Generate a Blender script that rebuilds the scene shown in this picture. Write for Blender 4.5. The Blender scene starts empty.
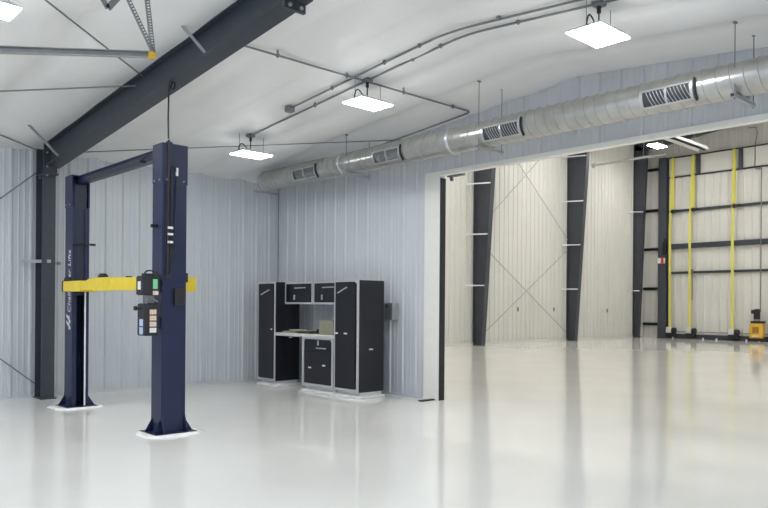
import bpy, math, random
from mathutils import Vector, Matrix
random.seed(7)
PI = math.pi
scene = bpy.context.scene
COL = scene.collection

# ------------------------------------------------------------------ materials
def mat(name, col, rough=0.5, metal=0.0, noise=0.0, nscale=8.0, bump=0.0, bscale=20.0, coat=0.0, emit=None, estr=0.0, spec=None):
    m = bpy.data.materials.new(name); m.use_nodes = True
    nt = m.node_tree; b = nt.nodes['Principled BSDF']
    b.inputs['Base Color'].default_value = (*col, 1)
    b.inputs['Roughness'].default_value = rough
    b.inputs['Metallic'].default_value = metal
    if coat: b.inputs['Coat Weight'].default_value = coat; b.inputs['Coat Roughness'].default_value = 0.08
    if spec is not None: b.inputs['Specular IOR Level'].default_value = spec
    if emit: b.inputs['Emission Color'].default_value = (*emit, 1); b.inputs['Emission Strength'].default_value = estr
    if noise or bump:
        tc = nt.nodes.new('ShaderNodeTexCoord')
    if noise:
        n = nt.nodes.new('ShaderNodeTexNoise'); n.inputs['Scale'].default_value = nscale; n.inputs['Detail'].default_value = 5
        nt.links.new(tc.outputs['Object'], n.inputs['Vector'])
        r = nt.nodes.new('ShaderNodeValToRGB')
        r.color_ramp.elements[0].position = 0.3; r.color_ramp.elements[1].position = 0.7
        r.color_ramp.elements[0].color = (*[c * (1 - noise) for c in col], 1)
        r.color_ramp.elements[1].color = (*[min(1, c * (1 + noise)) for c in col], 1)
        nt.links.new(n.outputs['Fac'], r.inputs['Fac']); nt.links.new(r.outputs['Color'], b.inputs['Base Color'])
    if bump:
        n2 = nt.nodes.new('ShaderNodeTexNoise'); n2.inputs['Scale'].default_value = bscale; n2.inputs['Detail'].default_value = 3
        nt.links.new(tc.outputs['Object'], n2.inputs['Vector'])
        bp = nt.nodes.new('ShaderNodeBump'); bp.inputs['Strength'].default_value = bump; bp.inputs['Distance'].default_value = 0.02
        nt.links.new(n2.outputs['Fac'], bp.inputs['Height']); nt.links.new(bp.outputs['Normal'], b.inputs['Normal'])
    return m

M = {}
M['liner'] = mat('white liner panel', (.585, .61, .635), .38, noise=.03, nscale=1.3)
M['liner_warm'] = mat('off white liner panel', (.67, .665, .635), .4, noise=.03, nscale=.8)
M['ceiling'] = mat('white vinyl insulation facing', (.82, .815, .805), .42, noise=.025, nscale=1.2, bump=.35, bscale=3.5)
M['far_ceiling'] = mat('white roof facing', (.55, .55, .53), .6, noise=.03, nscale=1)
M['floor'] = mat('glossy white epoxy', (.79, .78, .74), .08, noise=.03, nscale=.7)
M['trim'] = mat('cream painted trim', (.80, .79, .74), .45, noise=.02)
M['black'] = mat('black rubber', (.012, .012, .016), .5, noise=.1)
M['steel'] = mat('charcoal painted steel', (.036, .044, .058), .45, noise=.12, nscale=5)
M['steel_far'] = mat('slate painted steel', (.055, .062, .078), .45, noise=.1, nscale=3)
M['navy'] = mat('navy powder coat', (.0055, .0125, .052), .38, noise=.08, nscale=4)
M['darknavy'] = mat('dark inside steel', (.02, .024, .045), .5, noise=.1)
M['yellow'] = mat('safety yellow paint', (.72, .54, .03), .42, noise=.05, nscale=9)
M['strap'] = mat('yellow webbing', (.70, .66, .13), .7, noise=.05, nscale=14)
M['galv'] = mat('galvanised steel', (.52, .54, .55), .34, metal=.75, noise=.12, nscale=6, bump=.08, bscale=16)
M['duct'] = mat('spiral duct steel', (.43, .43, .41), .28, metal=.75, noise=.12, nscale=5)
M['conduit'] = mat('grey conduit', (.22, .23, .24), .45, metal=.5, noise=.08)
M['rod'] = mat('dull steel rod', (.20, .21, .22), .5, metal=.5, noise=.1)
M['channel'] = mat('grey painted channel', (.34, .36, .36), .5, metal=.2, noise=.08)
M['alu'] = mat('brushed aluminium', (.55, .56, .58), .4, metal=.35, noise=.05, nscale=20)
M['cab'] = mat('black cabinet powder coat', (.007, .0078, .014), .42, noise=.1, nscale=6)
M['plinth'] = mat('white plinth', (.80, .80, .78), .4, noise=.03)
M['work'] = mat('pale worktop', (.66, .66, .62), .4, noise=.05)
M['paper'] = mat('paper beige', (.36, .345, .27), .7, noise=.08)
M['paper2'] = mat('paper olive', (.10, .095, .07), .7, noise=.15)
M['card'] = mat('tan cardboard', (.26, .245, .18), .8, noise=.08)
M['white'] = mat('white sticker', (.78, .78, .78), .5, noise=.03)
M['green'] = mat('green sticker', (.20, .62, .30), .5, noise=.05)
M['pink'] = mat('pale warning sticker', (.72, .55, .45), .5, noise=.3, nscale=60)
M['blue'] = mat('pale blue sticker', (.45, .55, .78), .5, noise=.25, nscale=60)
M['red'] = mat('red sign', (.6, .04, .03), .5, noise=.05)
M['grille'] = mat('dark grille', (.035, .037, .045), .5, noise=.1)
M['epoxyskirt'] = mat('white sealant', (.82, .82, .80), .5, noise=.05, bump=.4, bscale=25)
M['orange'] = mat('machine yellow', (.72, .42, .04), .45, noise=.06)
M['lamp'] = mat('led diffuser', (1, 1, 1), .5, emit=(.96, .985, 1.0), estr=55.0)
M['lamp_warm'] = mat('warm led diffuser', (1, 1, 1), .5, emit=(1.0, .975, .93), estr=90.0)
M['housing'] = mat('white lamp housing', (.75, .76, .78), .4, noise=.03)

# ------------------------------------------------------------------ mesh builder
class MB:
    def __init__(s): s.v = []; s.f = []; s.sm = []; s.marks = []
    def piece(s): s.marks.append((len(s.v), len(s.f))); return s
    def build_each(s, name, m, parent):
        mk = s.marks + [(len(s.v), len(s.f))]; out = []
        for (a, fa), (b, fb) in zip(mk, mk[1:]):
            q = MB(); q.v = s.v[a:b]; q.f = [tuple(i - a for i in f) for f in s.f[fa:fb]]; q.sm = s.sm[fa:fb]
            out.append(q.build(name, m, parent))
        return out
    def add(s, vs, fs, smooth=False):
        o = len(s.v); s.v += [Vector(p) for p in vs]
        s.f += [tuple(i + o for i in f) for f in fs]; s.sm += [smooth] * len(fs)
        return s
    def box(s, x0, x1, y0, y1, z0, z1, bev=0.0):
        x0, x1 = min(x0, x1), max(x0, x1); y0, y1 = min(y0, y1), max(y0, y1); z0, z1 = min(z0, z1), max(z0, z1)
        if not bev:
            vs = [(x, y, z) for z in (z0, z1) for y in (y0, y1) for x in (x0, x1)]
            return s.add(vs, [(0, 2, 3, 1), (4, 5, 7, 6), (0, 1, 5, 4), (2, 6, 7, 3), (0, 4, 6, 2), (1, 3, 7, 5)])
        b = min(bev, (x1 - x0) * .45, (y1 - y0) * .45, (z1 - z0) * .45)
        rings = []
        for z, i in ((z0, b), (z0 + b, 0), (z1 - b, 0), (z1, b)):
            a0, a1, c0, c1 = x0 + i, x1 - i, y0 + i, y1 - i
            rings.append([(a0 + b, c0, z), (a1 - b, c0, z), (a1, c0 + b, z), (a1, c1 - b, z), (a1 - b, c1, z), (a0 + b, c1, z), (a0, c1 - b, z), (a0, c0 + b, z)])
        vs = [p for r in rings for p in r]; fs = [tuple(range(7, -1, -1)), tuple(range(24, 32))]
        for k in range(3):
            for j in range(8):
                fs.append((k * 8 + j, k * 8 + (j + 1) % 8, (k + 1) * 8 + (j + 1) % 8, (k + 1) * 8 + j))
        return s.add(vs, fs)
    def prism(s, poly, axis, a, b):
        # poly: 2D points in the plane perpendicular to axis; extruded from a to b
        def P(p, t): return (t, p[0], p[1]) if axis == 0 else ((p[0], t, p[1]) if axis == 1 else (p[0], p[1], t))
        n = len(poly)
        vs = [P(p, a) for p in poly] + [P(p, b) for p in poly]
        fs = [tuple(range(n - 1, -1, -1)), tuple(range(n, 2 * n))] + [(i, (i + 1) % n, n + (i + 1) % n, n + i) for i in range(n)]
        return s.add(vs, fs)
    def tube(s, pts, r, n=8, cap=True):
        pts = [Vector(p) for p in pts]; rings = []
        up = None
        for i, p in enumerate(pts):
            d = (pts[min(i + 1, len(pts) - 1)] - pts[max(i - 1, 0)])
            if d.length < 1e-9: d = Vector((0, 0, 1))
            d.normalize()
            if up is None:
                up = Vector((0, 0, 1)) if abs(d.z) < .9 else Vector((1, 0, 0))
            a = d.cross(up)
            if a.length < 1e-4: a = d.cross(Vector((0, 1, 0)))
            a.normalize(); b = a.cross(d).normalized(); up = b
            rr = r[i] if isinstance(r, (list, tuple)) else r
            rings.append([p + a * math.cos(2 * PI * k / n) * rr + b * math.sin(2 * PI * k / n) * rr for k in range(n)])
        vs = [p for q in rings for p in q]; fs = []
        for i in range(len(pts) - 1):
            for k in range(n):
                fs.append((i * n + k, i * n + (k + 1) % n, (i + 1) * n + (k + 1) % n, (i + 1) * n + k))
        s.add(vs, fs, True)
        if cap:
            s.add(rings[0], [tuple(range(n))]); s.add(rings[-1], [tuple(range(n - 1, -1, -1))])
        return s
    def cyl(s, c, r, h, axis=2, n=20):
        c = Vector(c); d = Vector([h if i == axis else 0 for i in range(3)])
        return s.tube([c, c + d], r, n)
    def bar(s, p, q, w, t, up=(0, 0, 1)):
        # rectangular bar from p to q, w wide, t thick along up
        p = Vector(p); q = Vector(q); d = (q - p).normalized(); u = Vector(up)
        a = d.cross(u).normalized(); u = a.cross(d).normalized()
        vs = [c + a * w / 2 * i + u * t / 2 * j for c in (p, q) for i, j in ((-1, -1), (1, -1), (1, 1), (-1, 1))]
        return s.add(vs, [(0, 1, 2, 3), (7, 6, 5, 4), (0, 4, 5, 1), (1, 5, 6, 2), (2, 6, 7, 3), (3, 7, 4, 0)])
    def build(s, name, m, parent=None, origin=None):
        if parent is not None: off = parent_world(parent); org = off
        if parent is None:
            if origin is None:
                xs = [p.x for p in s.v]; ys = [p.y for p in s.v]; zs = [p.z for p in s.v]
                origin = ((min(xs) + max(xs)) / 2, (min(ys) + max(ys)) / 2, min(zs))
            org = Vector(origin)
        me = bpy.data.meshes.new(name)
        me.from_pydata([tuple(p - org) for p in s.v], [], s.f)
        me.polygons.foreach_set('use_smooth', s.sm); me.materials.append(m); me.update()
        import bmesh
        bm = bmesh.new(); bm.from_mesh(me); bmesh.ops.recalc_face_normals(bm, faces=bm.faces); bm.to_mesh(me); bm.free()
        o = bpy.data.objects.new(name, me); COL.objects.link(o)
        if parent is not None: o.parent = parent
        else: o.location = org
        return o
def parent_world(o):
    v = Vector((0, 0, 0))
    while o is not None: v = v + o.location; o = o.parent
    return v
def tag(o, label, cat, group=None, kind=None):
    if label: o['label'] = label
    if cat: o['category'] = cat
    if group: o['group'] = group
    if kind: o['kind'] = kind
    return o
def thing(name, label, cat, loc, group=None):
    o = bpy.data.objects.new(name, None); COL.objects.link(o); o.location = loc; o.empty_display_size = .1
    return tag(o, label, cat, group)
def struct(mb, name, m, origin=(0, 0, 0)):
    o = mb.build(name, m, None, origin); o['kind'] = 'structure'; return o
def dup(root, loc, label=None):
    def cp(o, par):
        c = o.copy(); COL.objects.link(c); c.parent = par
        for ch in list(o.children): cp(ch, c)
        return c
    r = cp(root, None); r.location = loc
    if label: r['label'] = label
    return r
def arc(p, c, q, n=6):
    p, c, q = Vector(p), Vector(c), Vector(q)
    return [p * (1 - t) ** 2 + c * 2 * t * (1 - t) + q * t * t for t in [i / n for i in range(n + 1)]]

# ------------------------------------------------------------------ setting
EAVE_Y, RIDGE_Y, XB = 13.5, 5.8, 9.35
def roof(y, d=0): return 5.07 - .092 * abs(y - RIDGE_Y) - d
def hroof(y): return 10.95 + .11 * (20 - y) if y > 6 else 10.95 + .11 * (20 - 6) - .11 * (6 - y)
OPEN0, OPEN1, OPENZ = 2.3, 8.55, 3.95

f = MB(); f.box(-7, 39.2, -8, 20.1, -.12, 0); struct(f, 'floor', M['floor'])

def ribbed(axis, fixed, into, s0, s1, zlo, zhi, period=1 / 3, phase=0.0, h=.028, name='wall', m=None, cuts=()):
    """corrugated sheet: runs along the other horizontal axis from s0 to s1, ribs stand out towards 'into'"""
    prof = [(0, 0), (.018, 1), (.052, 1), (.070, 0), (.150, 0), (.158, .22), (.178, .22), (.186, 0), (.243, 0), (.251, .22), (.271, .22), (.279, 0)]
    ss = set([s0, s1] + [c for c in cuts if s0 < c < s1]); k = math.floor((s0 - phase) / period) - 1
    def off(s):
        t = ((s - phase) % period)
        pts = prof + [(period, 0)]
        for (a, u), (b, v) in zip(pts, pts[1:]):
            if a <= t <= b: return (u + (v - u) * (t - a) / (b - a)) * h
        return 0
    while phase + k * period < s1:
        for a, _ in prof:
            s = phase + k * period + a
            if s0 < s < s1: ss.add(s)
        k += 1
    ss = sorted(ss); vs = []; fs = []
    for s in ss:
        d = fixed + into * off(s + 1e-7)
        for z in (zlo(s), zhi(s)):
            vs.append((s, d, z) if axis == 0 else (d, s, z))
    for i in range(len(ss) - 1): fs.append((2 * i, 2 * i + 2, 2 * i + 3, 2 * i + 1))
    mb = MB(); mb.add(vs, fs)
    return struct(mb, name, m)

# near bay walls
ribbed(0, EAVE_Y, -1, -7, XB, lambda s: 0, lambda s: roof(EAVE_Y) + .02, phase=3.74, h=.034, name='wall_north', m=M['liner'])
mbw = None
ribbed(1, XB, -1, OPEN1 + .02, EAVE_Y, lambda s: 0, lambda s: roof(s) + .02, phase=.12, name='wall_east', m=M['liner'], cuts=(RIDGE_Y,))
ribbed(1, XB, -1, -1.9, OPEN1 + .02, lambda s: OPENZ + .04 if s > OPEN0 else 0, lambda s: roof(s) + .02, phase=.12, name='wall_east_header', m=M['liner'], cuts=(RIDGE_Y, OPEN0, OPEN0 - .001))
# hangar walls
FW = 20.0
ribbed(0, FW, -1, 9.55, 39, lambda s: 0, lambda s: hroof(FW), phase=9.7, h=.03, name='wall_hangar_north', m=M['liner_warm'])
ribbed(1, 39.0, -1, -8, 20, lambda s: 0, lambda s: hroof(s), phase=.2, h=.03, name='wall_hangar_east', m=M['liner_warm'], cuts=(6,))
ribbed(0, -8.0, 1, 9.55, 39, lambda s: 0, lambda s: hroof(-8), phase=.2, h=.03, period=1/3, name='wall_hangar_south', m=M['liner_warm'])
w = MB()
w.add([(9.44, -8, 0), (9.44, OPEN0, 0), (9.44, OPEN0, hroof(OPEN0)), (9.44, -8, hroof(-8))], [(0, 1, 2, 3)])
w.add([(9.44, OPEN0, OPENZ), (9.44, 6, OPENZ), (9.44, 6, hroof(6)), (9.44, OPEN0, hroof(OPEN0))], [(0, 1, 2, 3)])
w.add([(9.44, 6, OPENZ), (9.44, OPEN1, OPENZ), (9.44, OPEN1, hroof(OPEN1)), (9.44, 6, hroof(6))], [(0, 1, 2, 3)])
w.add([(9.44, OPEN1, 0), (9.44, 20, 0), (9.44, 20, hroof(20)), (9.44, OPEN1, hroof(OPEN1))], [(0, 1, 2, 3)])
struct(w, 'wall_hangar_west', M['liner_warm'])
w = MB()
for a, b in ((-8, 6), (6, 20)):
    w.add([(9.4, a - .05, hroof(a)), (39.1, a - .05, hroof(a)), (39.1, b + .05, hroof(b)), (9.4, b + .05, hroof(b))], [(0, 1, 2, 3)])
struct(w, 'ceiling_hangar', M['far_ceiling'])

# near ceiling: vinyl faced insulation pillowed between seams (run eave to ridge) and purlins
SE = [-7.4, -6.2, -5.0, -3.8, -2.6, -1.4, -.2, .9, 2.0, 3.1, 4.27, 5.2, 6.1, 7.38, 8.3, 9.4]
w = MB(); vs = []; fs = []
xs = []
for a, b in zip(SE, SE[1:]):
    for k in range(8): xs.append(a + (b - a) * k / 8)
xs = [x for x in xs if -7 <= x <= XB] + [XB]
ys = [-1.9 + (EAVE_Y + 1.9) * j / 120 for j in range(121)]
rnd = {}
for y in ys:
    for x in xs:
        t = 0
        for i, (a, b) in enumerate(zip(SE, SE[1:])):
            if a <= x <= b: t = (x - a) / (b - a); cell = i; break
        sag = .055 * (abs(math.sin(PI * t)) ** .5)
        py = (y + 1.9) / 1.54; pj = int(py)
        key = (cell, pj)
        if key not in rnd: rnd[key] = random.uniform(-.012, .02)
        sag += (.018 + rnd[key]) * math.sin(PI * (py - pj)) ** 2 * math.sin(PI * t)
        sag += .006 * math.sin(3.1 * x + 1.7 * y) + .004 * math.sin(5.3 * y - 2.2 * x)
        vs.append((x, y, roof(y) - sag + .02))
nx = len(xs)
for j in range(len(ys) - 1):
    for i in range(nx - 1): fs.append((j * nx + i, j * nx + i + 1, (j + 1) * nx + i + 1, (j + 1) * nx + i))
w.add(vs, fs, True); struct(w, 'ceiling', M['ceiling'])

# trims of the opening
w = MB(); w.box(XB - .035, 9.44, OPEN0, OPEN1 + .36, OPENZ, OPENZ + .07)
w.box(XB - .035, 9.44, OPEN0, OPEN1, OPENZ - .005, OPENZ); struct(w, 'trim_1', M['trim'])
w = MB(); w.box(XB - .04, XB - .0, OPEN1, OPEN1 + .36, 0, OPENZ); w.box(XB, 9.44, OPEN1 + .012, OPEN1 + .03, 0, OPENZ); struct(w, 'trim_2', M['trim'])
w = MB(); w.box(XB - .03, 9.455, OPEN1 - .012, OPEN1 + .01, 0, OPENZ - .05); struct(w, 'trim_3', M['black'])
w = MB(); w.box(XB - .035, 9.44, OPEN0 - .2, OPEN0, 0, OPENZ + .07); struct(w, 'trim_4', M['trim'])
w = MB(); w.box(XB - .045, XB - .03, EAVE_Y - .05, EAVE_Y - .035, 0, 4.35); struct(w, 'trim_5', M['conduit'])
w = MB(); w.bar((3.9 - 11, EAVE_Y - .04, .02), (9.3, EAVE_Y - .04, .02), .02, .04); struct(w, 'baseboard_north', M['liner'])
w = MB(); w.bar((XB - .035, 8.92, .02), (XB - .035, 13.4, .02), .02, .04); struct(w, 'baseboard_east', M['liner'])
w = MB(); w.bar((9.6, 19.95, .06), (38.9, 19.95, .06), .03, .12); struct(w, 'baseboard_hangar', M['liner_warm'])

w = MB(); w.box(8.98, 9.55, 8.63, 8.72, 0, .022, .005)
tag(w.build('floor_guide', M['black']), 'short black floor guide strip at the foot of the opening jamb', 'door guide')
w = MB(); w.box(9.44, 9.52, 8.15, 8.5, 3.92, 3.97); w.box(9.47, 9.49, 8.4, 8.46, 3.87, 3.94); w.cyl((9.47, 8.43, 3.88), .03, .04, 0, 12)
tag(w.build('track_roller', M['rod']), 'small dark door roller bracket under the left end of the opening header', 'bracket')

# ------------------------------------------------------------------ near steel frame
fr = thing('steel_frame', 'charcoal steel frame of wall column and sloping roof rafter by the blue lift', 'steel frame', (4.26, 13.2, 0))
XA, XZ, XM = 4.15, 4.37, 4.26
w = MB()
w.box(XA, XZ, 13.37, 13.385, 0, 4.36); w.box(XA, XZ, 13.05, 13.07, .0, 3.9); w.box(XM - .006, XM + .006, 13.07, 13.37, 0, 3.9)
w.box(XA - .02, XZ + .02, 13.0, 13.42, 0, .02)
w.build('column', M['steel'], fr)
RA, RZ = 4.17, 4.43
def rbot(y): return 4.70 - .10 * (y - 6.08) if y >= RIDGE_Y else rbot(2 * RIDGE_Y - y)
def rtop(y): return roof(y, .0)
w = MB()
def rail(y0, y1, z0f, th, x0, x1):
    w.add([(x, y, z) for y in (y0, y1) for x in (x0, x1) for z in (z0f(y), z0f(y) + th)],
          [(0, 1, 3, 2), (4, 6, 7, 5), (0, 4, 5, 1), (2, 3, 7, 6), (0, 2, 6, 4), (1, 5, 7, 3)])
for y0, y1 in ((RIDGE_Y + .02, 13.05), (-1.8, RIDGE_Y - .02)):
    rail(y0, y1, rbot, .016, RA, RZ)
    rail(y0, y1, lambda y: rtop(y) - .016, .016, RA, RZ)
    w.add([(x, y, z) for x in (XM - .006, XM + .006) for (y, z) in ((y0, rbot(y0)), (y1, rbot(y1)), (y1, rtop(y1)), (y0, rtop(y0)))],
          [(0, 1, 2, 3), (7, 6, 5, 4), (0, 4, 5, 1), (1, 5, 6, 2), (2, 6, 7, 3), (3, 7, 4, 0)])
w.build('rafter', M['steel'], fr)
# knee: end plate, panel and stiffeners
w = MB(); w.box(XM - .008, XM + .008, 13.0, 13.37, 3.86, 4.36); w.box(XA, XZ, 12.98, 13.0, 3.88, rtop(13) - .01); w.box(XA, XZ, 12.9, 13.4, 3.86, 3.885)
w.build('knee_plate', M['steel'], fr)
w = MB()
for z in (4.0, 4.24):
    w.piece().cyl((XA + .05, 12.955, z), .016, .02, 1, 8)
for y in (12.93, 13.12, 13.3): w.piece().cyl((XA + .04, y, 3.835), .016, .02, 2, 8)
w.build_each('bolt', M['channel'], fr)
RP = 5.95
w = MB()
for a_ in (RP, RP + .02): w.box(RA - .01, RZ - .01, a_ - .02, a_, rbot(RP) - .09, rtop(RP) - .01)
w.build('splice_plate', M['steel'], fr)
w = MB()
for x in (RA + .05, RZ - .07):
    for z in (rbot(RP) - .05, rbot(RP) + .07): w.piece().cyl((x, RP - .04, z), .020, .02, 1, 8)
w.build_each('bolt', M['channel'], fr)
for (a, b, lab) in (((3.95, 7.68, roof(7.68, .02)), (RA + .02, 7.56, rbot(7.56) + .03), 1), ((3.62, 12.1, roof(12.1, .02)), (XA + .02, 12.35, rbot(12.35) + .02), 2)):
    w = MB(); w.bar(a, b, .03, .03); w.bar((a[0] - .07, a[1], a[2]), (a[0] + .07, a[1], a[2]), .06, .012)
    w.build('flange_brace', M['channel'], fr)

# rods of the roof and wall bracing (each its own thing)
def rod(name, pts, r, label, cat='bracing rod', m='rod', group=None):
    w = MB(); w.tube(pts, r, 6); return tag(w.build(name, M[m]), label, cat, group)
ZR = .12
def rp(x, y, d=ZR): return (x, y, roof(y, d))
rod('bracing_rod', [rp(4.16, 9.12), rp(2.44, 7.75), rp(.6, 6.4)], .010, 'thin roof bracing rod rising from the middle of the rafter to the top edge')
rod('bracing_rod', [rp(4.2, 9.45), rp(2.7, 10.75), rp(.0, 13.2)], .010, 'thin nearly level roof bracing rod from the rafter to the left edge')
rod('bracing_rod', [rp(4.14, 13.3, .06), rp(3.3, 12.6, .09), rp(1.0, 10.6)], .010, 'thin roof bracing rod running left from the rafter knee just above the wall top')
rod('bracing_rod', [rp(4.38, 13.3, .08), rp(9.25, 9.15, .1)], .009, 'thin long roof bracing rod crossing behind the blue lift to the duct wall')
rod('bracing_rod', [(4.14, 13.35, 3.93), (3.55, 13.4, 3.4), (1.2, 13.4, 1.3)], .013, 'steel wall bracing rod dropping left from the top of the charcoal column')
rod('bracing_rod', [(4.14, 13.35, .25), (3.58, 13.4, .72), (1.2, 13.4, 2.7)], .013, 'steel wall bracing rod rising left from the foot of the charcoal column')
w = MB(); w.bar((3.93, 13.43, 2.38), (4.28, 13.0, 2.38), .01, .055); w.bar((4.3, 13.43, 2.37), (4.56, 13.43, 2.37), .02, .05); w.cyl((4.56, 13.41, 2.345), .035, .05, 2, 12)
tag(w.build('wall_bracket', M['channel']), 'pale grey strap bracket crossing the charcoal column at mid height', 'bracket')

# overhead door track with perforated hangers
tr = thing('door_track', 'pale steel overhead door track with yellow end at upper left', 'door track', (2.6, 7.0, 3.9))
a = Vector((-1.2, 7.0, 3.24)); b = Vector((3.22, 7.0, 4.18))
w = MB(); w.bar(a, b, .012, .06); w.bar(a + Vector((0, -.03, .027)), b + Vector((0, -.03, .027)), .05, .006); w.bar(a + Vector((0, -.03, -.027)), b + Vector((0, -.03, -.027)), .05, .006)
w.build('rail', M['channel'], tr)
w = MB(); w.box(3.22, 3.31, 6.96, 7.02, 4.155, 4.22, .01); w.build('end_cap', M['orange'], tr)
for p, q in (((3.29, 6.99, 4.22), (2.93, 7.05, roof(7.0, .04))), ((3.3, 7.02, 4.22), (3.2, 7.0, roof(7.0, .04)))):
    w = MB(); p = Vector(p); q = Vector(q); d = (q - p)
    n = 26
    for k in range(n):   # ladder of short plates so the punched slots read
        s0 = p + d * (k / n); s1 = p + d * ((k + .5) / n)
        w.bar(s0, s1, .042, .004, (0, 1, 0))
    w.bar(p + Vector((-.021, 0, 0)), q + Vector((-.021, 0, 0)), .007, .03, (0, 1, 0)); w.bar(p + Vector((.021, 0, 0)), q + Vector((.021, 0, 0)), .007, .007, (0, 1, 0))
    w.build('perforated_hanger', M['conduit'], tr)
w = MB(); w.bar((2.82, 7.0, 4.54), (3.1, 7.0, 4.93), .06, .012, (0, 1, 0)); w.bar((2.82, 7.0, 4.54), (2.75, 7.0, 4.64), .05, .012, (0, 1, 0))
w.build('perforated_hanger', M['conduit'], tr)

# ------------------------------------------------------------------ two post lift
lf = thing('vehicle_lift', 'navy blue two post vehicle lift with yellow arms in front of the rafter', 'vehicle lift', (4.32, 10.2, 0))
H = 3.67
def post(y_back, sgn, name='post'):
    # back plate at y_back, channel opens towards sgn*y
    X0, X1 = (4.13, 4.46) if sgn > 0 else (4.15, 4.41)
    D = .26 if sgn > 0 else .3
    yb = y_back; w = MB()
    w.box(X0, X1, yb, yb + sgn * .012, .02, H)
    w.box(X0, X0 + .012, yb + sgn * .012, yb + sgn * D, .02, H); w.box(X1 - .012, X1, yb + sgn * .012, yb + sgn * D, .02, H)
    w.box(X0, X0 + .07, yb + sgn * D, yb + sgn * (D + .012), .02, H - .5); w.box(X1 - .07, X1, yb + sgn * D, yb + sgn * (D + .012), .02, H - .5)
    p = w.build(name, M['navy'], lf)
    w = MB(); w.box(X0 - .008, X1 + .008, yb - sgn * .008, yb + sgn * (D + .014), 3.16, H + .01)
    # the extension sleeve is hollow in front
    w = MB(); w.box(X0 - .008, X1 + .008, yb - sgn * .010, yb, 3.18, H + .012)
    w.box(X0 - .010, X0, yb, yb + sgn * D, 3.18, H + .012); w.box(X1, X1 + .010, yb, yb + sgn * D, 3.18, H + .012)
    w.box(X0, X1, yb, yb + sgn * D, H, H + .012)
    w.build('extension_sleeve', M['navy'], lf)
    w = MB()
    for x in (X0 + .05, X1 - .05):
        w.piece().cyl((x, yb - sgn * .026 if sgn > 0 else yb + .012, 3.22), .011, .016, 1, 8)
    for y in (yb + sgn * .06, yb + sgn * .2): w.piece().cyl((X0 - .022, y, 3.22), .011, .014, 0, 8)
    w.build_each('bolt', M['channel'], lf)
    w = MB(); w.box(X0 - .11, X1 + .12, min(yb - sgn * .1, yb + sgn * (D + .12)), max(yb - sgn * .1, yb + sgn * (D + .12)), .012, .032)
    bp = w.build('base_plate', M['navy'], lf)
    w = MB()
    for x in (X0 + .01, X1 - .01):
        w.piece().prism([(yb, .032), (yb - sgn * .09, .032), (yb, .26)], 0, x - .008, x + .008)
    for y in (yb + sgn * .02, yb + sgn * (D - .02)):
        w.piece().prism([(X0, .032), (X0 - .1, .032), (X0, .2)], 1, y - .006, y + .006)
        w.piece().prism([(X1, .032), (X1 + .11, .032), (X1, .2)], 1, y - .006, y + .006)
    w.build_each('gusset', M['navy'], lf)
    # white epoxy skirt around the foot
    w = MB(); n = 40; cx, cy = (X0 + X1) / 2, yb + sgn * D / 2; ring = []; hi = []
    for k in range(n):
        t = 2 * PI * k / n; c, s_ = math.cos(t), math.sin(t)
        e = 4.0; rr = (abs(c) ** e + abs(s_) ** e) ** (-1 / e)
        q = 1 + random.uniform(-.05, .07)
        ring.append((cx + c * rr * .37 * q, cy + s_ * rr * .33 * q, .001)); hi.append((cx + c * rr * .34 * q, cy + s_ * rr * .30 * q, .026))
    w.add(ring + hi, [(k, (k + 1) % n, n + (k + 1) % n, n + k) for k in range(n)] + [tuple(range(n, 2 * n))])
    w.build('foot_grout', M['epoxyskirt'], lf)
    return X0, X1, D
post(8.5, 1); post(11.93, -1)
# overhead beam
w = MB(); w.box(4.24, 4.36, 8.76, 11.64, 3.55, 3.655); w.box(4.22, 4.38, 8.76, 11.64, 3.655, 3.665); w.build('crossbeam', M['navy'], lf)
w = MB(); w.box(4.10, 4.2, 9.1, 11.0, 3.51, 3.55, .01); w.bar((4.15, 9.2, 3.55), (4.2, 9.1, 3.62), .02, .02); w.bar((4.15, 10.9, 3.55), (4.2, 10.95, 3.62), .02, .02)
w.build('shutoff_bar', M['darknavy'], lf)
# carriages
w = MB(); w.box(4.17, 4.42, 8.53, 8.82, 1.78, 2.7, .01); w.build('carriage', M['darknavy'], lf)
w = MB(); w.box(4.18, 4.38, 11.64, 11.88, 1.78, 3.55, .01); w.build('carriage', M['darknavy'], lf)
w = MB(); w.box(4.13, 4.44, 11.57, 11.61, 2.585, 2.605); w.box(4.42, 4.49, 11.56, 11.61, 2.575, 2.61); w.build('latch', M['black'], lf)
w = MB(); w.box(4.05, 4.13, 8.62, 8.66, 2.62, 2.66); w.build('latch', M['black'], lf)
# arms
def arm(segs, pad, name='arm'):
    w = MB()
    for (p, q, wd, th) in segs: w.bar(p, q, wd, th)
    o = w.build(name, M['yellow'], lf)
    w = MB(); w.cyl(pad, .07, .05, 2, 18); w.cyl((pad[0], pad[1], pad[2] + .05), .05, .02, 2, 18); w.build('arm_pad', M['black'], o if False else lf)
    return o
arm([((4.0, 8.72, 1.91), (3.95, 9.65, 1.915), .15, .165), ((3.95, 9.5, 1.92), (3.95, 10.1, 1.92), .14, .18), ((3.955, 10.0, 1.915), (3.955, 10.75, 1.915), .11, .13), ((3.955, 10.6, 1.91), (3.955, 11.28, 1.91), .12, .15)], (3.95, 11.2, 1.985))
w = MB(); w.box(3.89, 4.03, 11.28, 11.34, 1.83, 2.0, .01); w.build('arm_end', M['black'], lf)
arm([((4.60, 8.78, 1.91), (4.75, 9.5, 1.91), .16, .17), ((4.75, 9.4, 1.91), (4.95, 10.3, 1.91), .11, .12)], (4.95, 10.25, 1.97))
arm([((4.25, 11.52, 1.93), (4.2, 10.9, 2.0), .10, .05), ((4.2, 10.95, 1.96), (4.15, 10.35, 1.96), .12, .13)], (4.15, 10.4, 2.02))
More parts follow.
